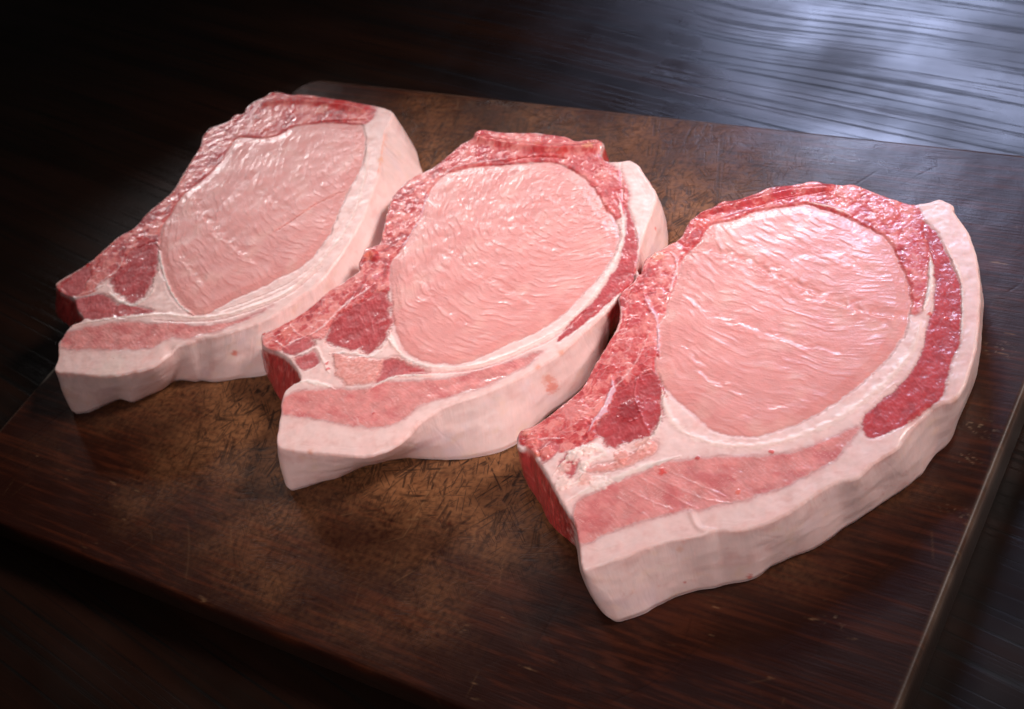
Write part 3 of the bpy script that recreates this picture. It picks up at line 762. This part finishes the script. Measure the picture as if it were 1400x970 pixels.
  blobs=[((1271,430),3.4,(226,70,58)),((1294,435),2.5,(224,80,70)),((905,645),5,(216,66,58)),((1009,673),3,(230,110,92)),((955,626),3,(206,60,60)),((1055,618),3,(212,60,56)),((720,592),6,(222,140,128)),((733,622),5,(226,110,86)),((960,305),11,(218,92,82)),((1070,266),16,(194,54,66)),((1020,280),10,(196,60,66)),((1160,262),22,(222,122,112)),((1215,290),16,(216,104,98)),((900,350),9,(230,150,130)),((870,395),8,(186,60,62)),((850,470),10,(206,100,98)),((780,560),18,(214,122,120)),((795,580),10,(188,56,60)),((862,560),16,(140,28,36)),((886,555),10,(186,84,92)),((785,625),9,(238,204,196),0.9),((806,616),8,(240,208,200),0.9),((797,636),7,(236,200,190),0.8),((772,640),8,(232,178,168),0.8),((770,660),10,(236,200,192),0.7),((800,655),9,(230,170,160),0.6),((748,618),9,(222,126,118),0.9),((728,600),10,(214,110,104),0.8),((880,610),12,(232,166,156),0.5),((850,625),10,(226,140,128),0.6),((820,660),12,(238,204,196),0.5),((835,505),8,(190,60,60)),((865,440),10,(186,60,66))],
  folds=[([(960,292),(1020,276),(1080,262),(1130,258)],2.2,1.0),([(1270,560),(1250,578),(1238,600)],2.0,-1.0),([(945,702),(955,722),(975,727)],1.2,0.8)],
  creases=[([(925,338),(965,346),(1010,360),(1060,380),(1105,402),(1150,420),(1195,432),(1240,440)],0.95),([(945,480),(950,500),(965,520),(1000,535)],0.5),([(930,400),(965,430),(1010,450)],0.3),([(1090,360),(1130,350),(1190,380)],0.3),([(1000,440),(1080,470),(1160,490)],0.3),([(1090,555),(1060,560),(1020,575)],0.3)],
  stains=[((928,755),5,(236,180,164)),((935,800),2,(206,90,84)),((1025,793),4,(214,90,84)),((905,780),7,(240,206,198)),((1310,548),5,(222,170,156)),((752,690),7,(214,90,84))],
 ),
]

CELL = 0.00040
# softness of the border, its raggedness and how far it is grown (mm)
EDGE = {'loin_muscle': (0.8, 0.8, 0.0), 'cap_muscle': (1.0, 1.2, 0.9), 'edge_muscle': (1.0, 1.2, 1.0),
        'dark_muscle': (1.8, 2.4, 0.0), 'outer_muscle': (0.6, 0.9, 0.0), 'flank_muscle': (1.4, 1.2, 0.0),
        'small_muscle': (1.1, 1.5, 0.0), 'soft_tissue': (1.4, 1.6, 0.0)}


def build_chop(D):
    zt = D['z']
    sd0 = D['seed']
    P = at(D['outline'], zt)
    area2 = np.sum(P[:, 0] * np.roll(P[:, 1], -1) - np.roll(P[:, 0], -1) * P[:, 1])
    if area2 < 0:
        P = P[::-1]
    O = spline(P, True, 0.0010)
    # slight raggedness of the cut edge
    nrm = np.roll(O, -1, 0) - np.roll(O, 1, 0)
    nrm = np.stack([nrm[:, 1], -nrm[:, 0]], 1)
    nrm /= np.maximum(np.linalg.norm(nrm, axis=1), 1e-9)[:, None]
    O = O + nrm * (0.00045 * fbm(O[:, 0] * 260, O[:, 1] * 260, sd0, 3))[:, None]
    V2, quads, loop = grid_patch(O, CELL)
    x, y = V2[:, 0] * 1000, V2[:, 1] * 1000          # millimetres from here on
    Q = np.stack([x, y], 1)
    Omm = O * 1000
    dist, _ = seg_dist(Q, Omm, np.roll(Omm, -1, 0), 6.0)
    dist[loop] = 0
    wx = x + 0.55 * fbm(x * 0.45, y * 0.45, sd0 + 1, 3)
    wy = y + 0.55 * fbm(x * 0.45, y * 0.45, sd0 + 2, 3)
    QW = np.stack([wx, wy], 1)
    n = len(x)
    cl = fbm(x * 0.09, y * 0.09, sd0 + 3, 4)
    fine = fbm(x * 0.8, y * 0.8, sd0 + 4, 3)
    col = lin(FAT) * (1 + 0.05 * cl + 0.03 * fine)[:, None]
    pinkish = ss(0.0, 0.6, fbm(x * 0.16, y * 0.16, sd0 + 5, 3))
    col = col + (lin((226, 170, 162)) - col) * (0.45 * pinkish)[:, None]
    h = 0.35 * fbm(x * 0.10, y * 0.10, sd0 + 6, 3) + 0.07 * fbm(dist * 0.9 + fbm(x * 0.1, y * 0.1, sd0 + 9, 2), (x + y) * 0.12, sd0 + 7, 3)
    lab = np.full(n, -1)
    near = np.full(n, 9.0)                           # distance from the fat to the nearest muscle
    # flow of the loin's fibres: arcs about a far centre
    fp, fv, fr_ = D['flow']
    f0, f1_ = at([fp, (fp[0] + fv[0], fp[1] + fv[1])], zt) * 1000
    tv = (f1_ - f0) / np.linalg.norm(f1_ - f0)
    pv = np.array([-tv[1], tv[0]])
    c = f0 + pv * fr_ * np.sign(pv[0] + pv[1])
    dx, dy = x - c[0], y - c[1]
    rr = np.hypot(dx, dy)
    th = np.arctan2(dy, dx) * rr.mean()
    rr = rr + 5.0 * fbm(x * 0.035, y * 0.035, sd0 + 8, 2)
    fd = at([fp, (fp[0] + 60, fp[1] + 42)], zt)
    fd = (fd[1] - fd[0]) / np.linalg.norm(fd[1] - fd[0])
    vd = at([(600, 450), (622, 520)], zt)
    vd = (vd[1] - vd[0]) / np.linalg.norm(vd[1] - vd[0])
    for ri, (name, poly) in enumerate(D['regions']):
        colr, dz, groove, mat, tex = KIND[name]
        PP = spline(at(poly, zt), True, 0.0012) * 1000
        soft, rough_, grow = EDGE[name]
        sd = sd0 + 40 + 13 * ri
        jx = rough_ * (fbm(x * 0.16, y * 0.16, sd + 100, 2) + 0.55 * fbm(x * 0.8, y * 0.8, sd + 101, 2))
        jy = rough_ * (fbm(x * 0.16, y * 0.16, sd + 102, 2) + 0.55 * fbm(x * 0.8, y * 0.8, sd + 103, 2))
        s = sdf(QW + np.stack([jx, jy], 1), PP, 6.0) - grow
        lab[s < 0] = ri
        near = np.minimum(near, np.where(s > 0, s, near))
        w = ss(soft, -soft, s)
        wh = ss(1.5, -1.5, s)
        base = np.ones((n, 1)) * lin(colr)
        hr = np.full(n, float(dz))
        m = s < 6
        X, Y = x[m], y[m]
        if tex == 'eye':
            r_, t_ = rr[m], th[m]
            # fibre bundles: soft ramps with sharper drops, broken up along their length
            ph = r_ / 4.2 + 0.5 * fbm(X * 0.07, Y * 0.07, sd + 1, 2) + 0.16 * fbm(r_ * 0.7, t_ * 0.08, sd + 2, 2)
            fr = ph - np.floor(ph)
            saw = np.where(fr < 0.8, fr / 0.8, (1 - fr) / 0.2)
            msk = ss(-0.25, 0.45, fbm(r_ * 0.16, t_ * 0.07, sd + 3, 3))
            ph2 = r_ / 1.9 + 0.8 * fbm(r_ * 0.3, t_ * 0.045, sd + 9, 2)
            fr2 = ph2 - np.floor(ph2)
            saw2 = np.where(fr2 < 0.75, fr2 / 0.75, (1 - fr2) / 0.25)
            msk2 = ss(-0.05, 0.5, fbm(r_ * 0.22, t_ * 0.10, sd + 10, 3))
            el = fbm(r_ * 1.2, t_ * 0.07, sd + 4, 2)
            el2 = fbm(r_ * 1.9, t_ * 0.22, sd + 5, 2)
            big = fbm(X * 0.06, Y * 0.06, sd + 6, 2)
            smooth = ss(-0.35, 0.25, fbm(X * 0.07, Y * 0.07, sd + 7, 2))
            fade = ss(0.0, -2.5, s[m])
            hr[m] += D['wet'] * ((0.19 * saw * msk + 0.10 * saw2 * msk2) * fade + (0.055 * el + 0.030 * el2) * (0.25 + 0.75 * smooth)) + 0.22 * big
            tone = 1 + 0.07 * big + 0.05 * el + 0.03 * el2
            b = lin(colr)[None] * tone[:, None]
            b = b + (lin((206, 116, 113)) - b) * (0.32 * ss(-0.1, 0.6, fbm(X * 0.05, Y * 0.05, sd + 8, 3)))[:, None]
            b = b + (lin((234, 178, 168)) - b) * (0.45 * ss(0.0, 0.6, fbm(X * 0.06 + 9, Y * 0.06, sd + 12, 3)))[:, None]
            # paler, tendon-like threads
            thr = ss(0.55, 0.8, 1 - np.abs(fbm(r_ * 0.35, t_ * 0.05, sd + 11, 2)) * 6)
            b = b + (lin((236, 190, 184)) - b) * (0.18 * thr * msk)[:, None]
            base[m] = b
            hr[m] += 1.0 * ss(0, -14, s[m]) - 0.5
        elif tex == 'ragged':
            a = fbm(X * 0.22, Y * 0.22, sd + 1, 4)
            wxx = X + 1.6 * fbm(X * 0.2, Y * 0.2, sd + 2, 3)
            wyy = Y + 1.6 * fbm(X * 0.2, Y * 0.2, sd + 3, 3)
            dm = dist[m]
            f1, gap, cid = worley(wxx * 0.24, wyy * 0.24, sd)
            lay = fbm(dm * 0.75 + 1.5 * a, X * 0.10 + Y * 0.05, sd + 4, 3)      # layers along the edge
            k_ = (0.55 if sd0 == 300 else 0.85) if name == 'edge_muscle' else 0.25
            al = X * vd[0] + Y * vd[1]
            ac = -X * vd[1] + Y * vd[0] + 1.5 * a
            tone = k_ * (cid - 0.5) * 1.3 + 0.9 * lay + 0.5 * a + 0.9 * fbm(X * 0.055, Y * 0.055, sd + 12, 2) + (0.12 if k_ < 1 else 0.0)
            tone = tone + 0.45 * fbm(ac * 0.6, al * 0.12, sd + 11, 3)
            b = lin((196, 64, 66))[None] + (lin((226, 130, 124)) - lin((196, 64, 66)))[None] * ss(-0.15, 0.7, tone)[:, None]
            b = b + (lin((152, 34, 40)) - b) * (0.75 * ss(-0.15, -0.6, tone))[:, None]
            mem = ss(0.16, 0.02, gap) * ss(-0.25, 0.3, fbm(X * 0.13, Y * 0.13, sd + 7, 2)) * k_
            mem = np.maximum(mem, 0.8 * (1 - k_) * ss(0.34, 0.52, lay))
            b = b + (lin((230, 180, 182)) - b) * (0.55 * mem)[:, None]
            b = b + (lin((226, 150, 148)) - b) * (0.22 * ss(0.0, 0.55, fbm(ac * 0.9, al * 0.15, sd + 8, 2)))[:, None]
            base[m] = b
            st = fbm(ac * 0.8, al * 0.18, sd + 10, 3)
            hr[m] += 0.26 * a + 0.07 * st + 0.03 * fbm(X * 0.5, Y * 0.5, sd + 6, 2) + 0.14 * mem - 0.03 * f1 * k_ + 0.25 * lay * (1 - k_)
        elif tex == 'fibre':
            dv = fd if name == 'flank_muscle' else vd
            al = X * dv[0] + Y * dv[1]
            ac = -X * dv[1] + Y * dv[0] + 1.2 * fbm(X * 0.12, Y * 0.12, sd + 6, 2)
            e = fbm(ac * 0.95, al * 0.16, sd + 1, 3)
            f = fbm(ac * 1.4, al * 0.55, sd + 2, 3)
            a = fbm(X * 0.13, Y * 0.13, sd + 3, 3)
            b = lin(colr)[None] * (1 + 0.25 * a + 0.10 * e)[:, None]
            if name == 'flank_muscle':
                b = b + (lin((196, 82, 86)) - b) * (0.6 * ss(-0.1, 0.45, fbm(X * 0.07, Y * 0.12, sd + 5, 3)))[:, None]
                pale = lin((236, 184, 180))
                thin = ss(0.80, 0.97, 1 - np.abs(fbm(ac * 0.55, al * 0.06, sd + 7, 2)) * 3.0) * ss(-0.2, 0.3, fbm(X * 0.12, Y * 0.12, sd + 8, 2))
                b = b + (pale - b) * (0.22 * ss(0.15, 0.6, f) + 0.5 * thin)[:, None]
            else:
                pale = lin((206, 104, 108))
                b = b + (pale - b) * (0.45 * ss(0.05, 0.5, e) + 0.2 * ss(0.2, 0.5, f))[:, None]
                b = b + (lin((140, 30, 38)) - b) * (0.35 * ss(0.0, 0.5, fbm(X * 0.16 + 4, Y * 0.16, sd + 5, 3)))[:, None]
            base[m] = b
            hr[m] += 0.10 * e + 0.10 * f + 0.3 * a
            hr[m] += -0.2 * ss(0, -6, s[m]) + 0.1
        else:
            a = fbm(X * 0.25, Y * 0.25, sd + 1, 4)
            b = lin(colr)[None] * (1 + 0.14 * a)[:, None]
            b = b + (lin((236, 190, 184)) - b) * (0.28 * ss(-0.1, 0.4, fbm(X * 0.5 + Y * 0.2, Y * 0.25 - X * 0.5, sd + 2, 3)))[:, None]
            base[m] = b
            hr[m] += 0.35 * a + 0.12 * fbm(X * 0.9, Y * 0.9, sd + 3, 3)
        col = col + (base - col) * w[:, None]
        h = h + (hr - h) * wh
        h = h - groove * np.exp(-(s / 0.8) ** 2) * 0.45
    # fat close to muscle is thin and lets the pink through
    tint = (lab == -1) * (0.55 * np.exp(-near / 1.3) + 0.18 * ss(-0.2, 0.5, cl))
    col = col + (lin((226, 150, 144)) - col) * np.clip(tint, 0, 0.7)[:, None]
    # membranes, seams, fat bands and the flap's painted shade
    for li, (pl, wd, cc, dz) in enumerate(D['lines']):
        L = spline(at(pl, zt), False, 0.0012) * 1000
        lo, hi = L.min(0) - wd * 2 - 2, L.max(0) + wd * 2 + 2
        m = ((Q > lo) & (Q < hi)).all(1)
        q = QW[m] + 0.35 * np.stack([fbm(x[m] * 0.6, y[m] * 0.6, sd0 + 700 + li, 2), fbm(x[m] * 0.6, y[m] * 0.6, sd0 + 800 + li, 2)], 1)
        d, _ = seg_dist(q, L[:-1], L[1:], wd * 2 + 2.5)
        vary = 0.75 + 0.9 * fbm(x[m] * 0.22, y[m] * 0.22, sd0 + 900 + li, 3)
        ends = np.minimum(np.hypot(q[:, 0] - L[0, 0], q[:, 1] - L[0, 1]), np.hypot(q[:, 0] - L[-1, 0], q[:, 1] - L[-1, 1]))
        hw = wd * 0.5 * np.clip(vary, 0.1, 1.6) * (0.05 + 0.95 * ss(0.0, 3.0 + 3.0 * wd, ends))
        a = ss(hw + 0.40, hw - 0.40, d) * np.clip(hw / 0.3, 0, 1) * (0.85 if wd > 1.2 else 0.72)
        cm = lin(cc) * (1 + 0.06 * fbm(x[m] * 0.5, y[m] * 0.5, sd0 + 950 + li, 3))[:, None]
        col[m] = col[m] + (cm - col[m]) * a[:, None]
        h[m] += dz * np.exp(-(d / (hw + 0.25)) ** 2)
    for bi, (p, rpx, cc, *up) in enumerate(D['blobs']):
        b = at([p], zt)[0] * 1000
        rad = rpx / 2.7
        d = np.hypot(x - b[0], y - b[1])
        m = d < rad * 3
        dd = d[m] / rad + 0.9 * fbm(x[m] * 0.5, y[m] * 0.5, sd0 + 400 + bi, 3)
        a = ss(1.2, 0.6, dd) * 0.8
        col[m] = col[m] + (lin(cc) * (1 + 0.2 * fine[m])[:, None] - col[m]) * a[:, None]
        h[m] += (up[0] if up else 0.25) * a
    # creases: one lip stands above the other
    for ci, (pl, amp) in enumerate(D['creases']):
        L = spline(at(pl, zt), False, 0.0012) * 1000
        lo, hi = L.min(0) - 12, L.max(0) + 12
        m = ((Q > lo) & (Q < hi)).all(1)
        q = QW[m] + 0.6 * np.stack([fbm(x[m] * 0.3, y[m] * 0.3, sd0 + 500 + ci, 2), fbm(x[m] * 0.3, y[m] * 0.3, sd0 + 520 + ci, 2)], 1)
        d, near = seg_dist(q, L[:-1], L[1:], 12.5)
        # side: towards the flow's centre is the lower lip
        side = np.hypot(q[:, 0] - c[0], q[:, 1] - c[1]) - np.hypot(near[:, 0] - c[0], near[:, 1] - c[1])
        sg = d * np.sign(side)
        endf = np.minimum(np.hypot(*(q - L[0]).T), np.hypot(*(q - L[-1]).T))
        fall = ss(0, 6, endf) * ss(11, 3, d)
        brk = 1 if amp > 1 else ss(-0.3, 0.2, fbm(x[m] * 0.15, y[m] * 0.15, sd0 + 540 + ci, 2)) * 0.6
        lip = ss(-1.6, 0.5, sg)
        h[m] += amp * fall * brk * (np.exp(-np.maximum(sg, 0) / 4.0) * 0.5 * lip - (1 - lip) * 0.75 * ss(-9, -1.0, sg))
    for pl, wd, amp in D['folds']:
        L = spline(at(pl, zt), False, 0.0012) * 1000
        d, _ = seg_dist(Q, L[:-1], L[1:], wd * 4)
        h += amp * np.exp(-(d / wd) ** 2)
    # rounded shoulder at the outline
    rad = 1.25 + 0.5 * fbm(x * 0.12, y * 0.12, sd0 + 30, 2)
    e = np.maximum(rad - dist, 0)
    h = h - (rad - np.sqrt(np.maximum(rad * rad - e * e, 0.0))) * 0.85
    h = h * ss(-0.5, 1.2, dist) + (1 - ss(-0.5, 1.2, dist)) * np.minimum(h, 0)
    ztop = zt * 1000 + h
    # ---------------------------------------------------------------- the sides, down to the board
    lp = V2[loop] * 1000
    nl = len(loop)
    arc = np.concatenate([[0], np.cumsum(np.linalg.norm(np.diff(np.concatenate([lp, lp[:1]]), axis=0), axis=1))])
    total = arc[-1]
    arc = arc[:-1]
    keys = []
    for tp, bp, kd in D['walls']:
        t = at([tp], zt)[0] * 1000
        i = int(np.argmin(((lp - t) ** 2).sum(1)))
        b = at([bp], 0.0)[0] * 1000
        keys.append((arc[i], b[0] - lp[i, 0], b[1] - lp[i, 1], kd))
    keys.sort()
    K = np.array(keys)
    ka = np.concatenate([K[-1:, 0] - total, K[:, 0], K[:1, 0] + total])
    kv = np.concatenate([K[-1:, 1:], K[:, 1:], K[:1, 1:]])
    off = np.stack([np.interp(arc, ka, kv[:, i]) for i in range(3)], 1)
    for _ in range(60):
        off = 0.5 * off + 0.25 * (np.roll(off, 1, 0) + np.roll(off, -1, 0))
    on_ = np.roll(lp, -3, 0) - np.roll(lp, 3, 0)
    on_ = np.stack([on_[:, 1], -on_[:, 0]], 1)
    on_ /= np.maximum(np.linalg.norm(on_, axis=1), 1e-9)[:, None]
    for _ in range(90):
        on_ = 0.5 * on_ + 0.25 * (np.roll(on_, 1, 0) + np.roll(on_, -1, 0))
    lps = lp.copy()
    for _ in range(70):
        lps = 0.5 * lps + 0.25 * (np.roll(lps, 1, 0) + np.roll(lps, -1, 0))
    rings = 56
    allV = [np.column_stack([lp * 0, ztop[loop] * 0])][:0]
    verts = [np.column_stack([x, y, ztop])]
    cols = [col]
    faces = [quads]
    labels = [np.zeros(0)]
    flab = lab[quads]
    # label of a quad: the commonest of its corners' (first two equal ones win)
    fl = np.where(flab[:, 0] == flab[:, 2], flab[:, 0], np.where(flab[:, 1] == flab[:, 3], flab[:, 1], flab[:, 0]))
    facelab = [fl]
    prev = loop
    topc = col[loop]
    bottom_noise = 1.0 * fbm(arc * 0.07, arc * 0 + 7, sd0 + 33, 2)
    for k in range(1, rings + 1):
        t = k / rings
        s_ = arc
        zl = ztop[loop] * (1 - t) + 0.25 * t
        u = t ** 1.15
        bul = 1.3 * math.sin(math.pi * min(1, t * 1.0)) * (0.7 + 0.6 * fbm(s_ * 0.04, s_ * 0 + 1, sd0 + 34, 2))
        rel = 0.45 * fbm(s_ * 0.06, zl * 0.14 + 5, sd0 + 35, 2) * math.sin(math.pi * t) * 1.3
        rel = rel + 0.05 * fbm(s_ * 0.5, zl * 0.5, sd0 + 36, 3) + 0.05 * fbm(s_ * 1.1, zl * 0.12, sd0 + 50, 2) - 0.10 * ss(0.55, 0.8, 1 - np.abs(fbm(s_ * 0.05 + 0.3 * zl / 25, zl * 0.03, sd0 + 51, 2)) * 6) * math.sin(math.pi * t) + 0.5 * off[:, 2] * fbm(s_ * 0.35, zl * 0.25, sd0 + 37, 3)
        tuck = -1.1 * ss(0.90, 1.0, t)
        sm = ss(0.0, 0.22, t)
        xy = lp + (lps - lp) * sm + off[:, :2] * u + on_ * (bul + rel * (1 - 0.5 * t) + tuck + bottom_noise * t * t * 0.6)[:, None]
        verts.append(np.column_stack([xy, zl]))
        fatc = lin(FAT) * (0.99 + 0.05 * fbm(s_ * 0.08, zl * 0.14, sd0 + 38, 3))[:, None]
        pk = ss(0.05, 0.6, fbm(s_ * 0.07 + 20, zl * 0.12, sd0 + 39, 4))
        fatc = fatc + (lin((222, 164, 158)) - fatc) * (0.50 * pk)[:, None]
        fatc = fatc + (lin((226, 196, 206)) - fatc) * (0.4 * ss(0.1, 0.6, fbm(s_ * 0.05, zl * 0.05 + 9, sd0 + 44, 3)))[:, None]
        fatc = fatc + (lin((240, 196, 172)) - fatc) * (0.40 * ss(0.1, 0.6, fbm(s_ * 0.09 + 40, zl * 0.16, sd0 + 52, 4)))[:, None]
        fatc = fatc + (lin((212, 120, 112)) - fatc) * (0.35 * ss(0.35, 0.7, fbm(s_ * 0.16 + 9, zl * 0.20, sd0 + 53, 4)))[:, None]
        # hair pores and skin lines
        sk = ss(0.55, 0.75, fbm(s_ * 1.2, zl * 0.9, sd0 + 45, 2))
        fatc = fatc * (1 - 0.10 * sk)[:, None]
        redc = lin((184, 62, 60)) * (1 + 0.45 * fbm(s_ * 0.35, zl * 0.13, sd0 + 46, 4))[:, None]
        redc = redc + (lin((128, 26, 30)) - redc) * (0.6 * ss(0.0, 0.5, fbm(s_ * 0.2, zl * 0.12 + 3, sd0 + 49, 3)))[:, None]
        redc = redc + (lin((222, 120, 112)) - redc) * (0.55 * ss(0.1, 0.5, fbm(s_ * 0.35, zl * 0.2, sd0 + 47, 3)))[:, None]
        kk = ss(0.30, 0.70, off[:, 2] + 0.25 * fbm(s_ * 0.2, zl * 0.2, sd0 + 48, 3))
        cc = fatc + (redc - fatc) * kk[:, None]
        tb_ = ss(0.10, 0.0, t)
        cc = cc + (topc - cc) * tb_
        cols.append(cc)
        cur = n + (k - 1) * nl + np.arange(nl)
        faces.append(np.stack([prev, cur, np.roll(cur, -1), np.roll(prev, -1)], 1))
        facelab.append(np.where(off[:, 2] > 0.5, -2, -1))
        prev = cur
    V = np.concatenate(verts)
    col = np.concatenate(cols)
    faces = np.concatenate(faces)
    facelab = np.concatenate(facelab)
    # stains on the rind: placed on the nearest visible surface
    G = R.T @ (V / 1000 - np.array([0, 0, CAM_H])).T
    for si, (p, rpx, cc) in enumerate(D['stains']):
        pxx = 700 - F * G[0] / G[2]
        pyy = 485 + F * G[1] / G[2]
        cand = np.hypot(pxx - p[0], pyy - p[1]) < 4
        if not cand.any():
            continue
        ids = np.nonzero(cand)[0]
        i = ids[np.argmax(G[2][ids])]
        d = np.linalg.norm(V - V[i], axis=1) / (rpx / 2.7)
        m = d < 3
        dd = d[m] + 0.8 * fbm(V[m, 0] * 0.6 + V[m, 2], V[m, 1] * 0.6, sd0 + 600 + si, 3)
        a = ss(1.3, 0.3, dd) * 0.75
        col[m] = col[m] + (lin(cc) - col[m]) * a[:, None]
    V = V / 1000
    col = np.clip(col, 0.002, 0.95)
    N = vert_normals(V, faces)
    base = V[loop].mean(0)
    root = bpy.data.objects.new('pork_chop', None)
    C.objects.link(root)
    root.location = (base[0], base[1], 0)
    root.empty_display_size = 0.02
    root['label'] = D['label']
    root['category'] = 'pork chop'
    root['group'] = 'raw pork chops in a row on the cutting board'
    org = np.array([base[0], base[1], 0])

    def emit(name, mask, mat):
        f = faces[mask]
        if len(f) == 0:
            return
        u, inv = np.unique(f, return_inverse=True)
        mesh_obj(name, V[u] - org, inv.reshape(-1, 4), MAT[mat], root, col[u], N[u])
    emit('fat_rim', facelab == -1, 'fat')
    emit('red_side', facelab == -2, 'red')  # bone ends and red edges, with the cleft's painted shade
    for ri, (name, poly) in enumerate(D['regions']):
        emit(name, facelab == ri, KIND[name][3])


for D in CHOPS:
    build_chop(D)
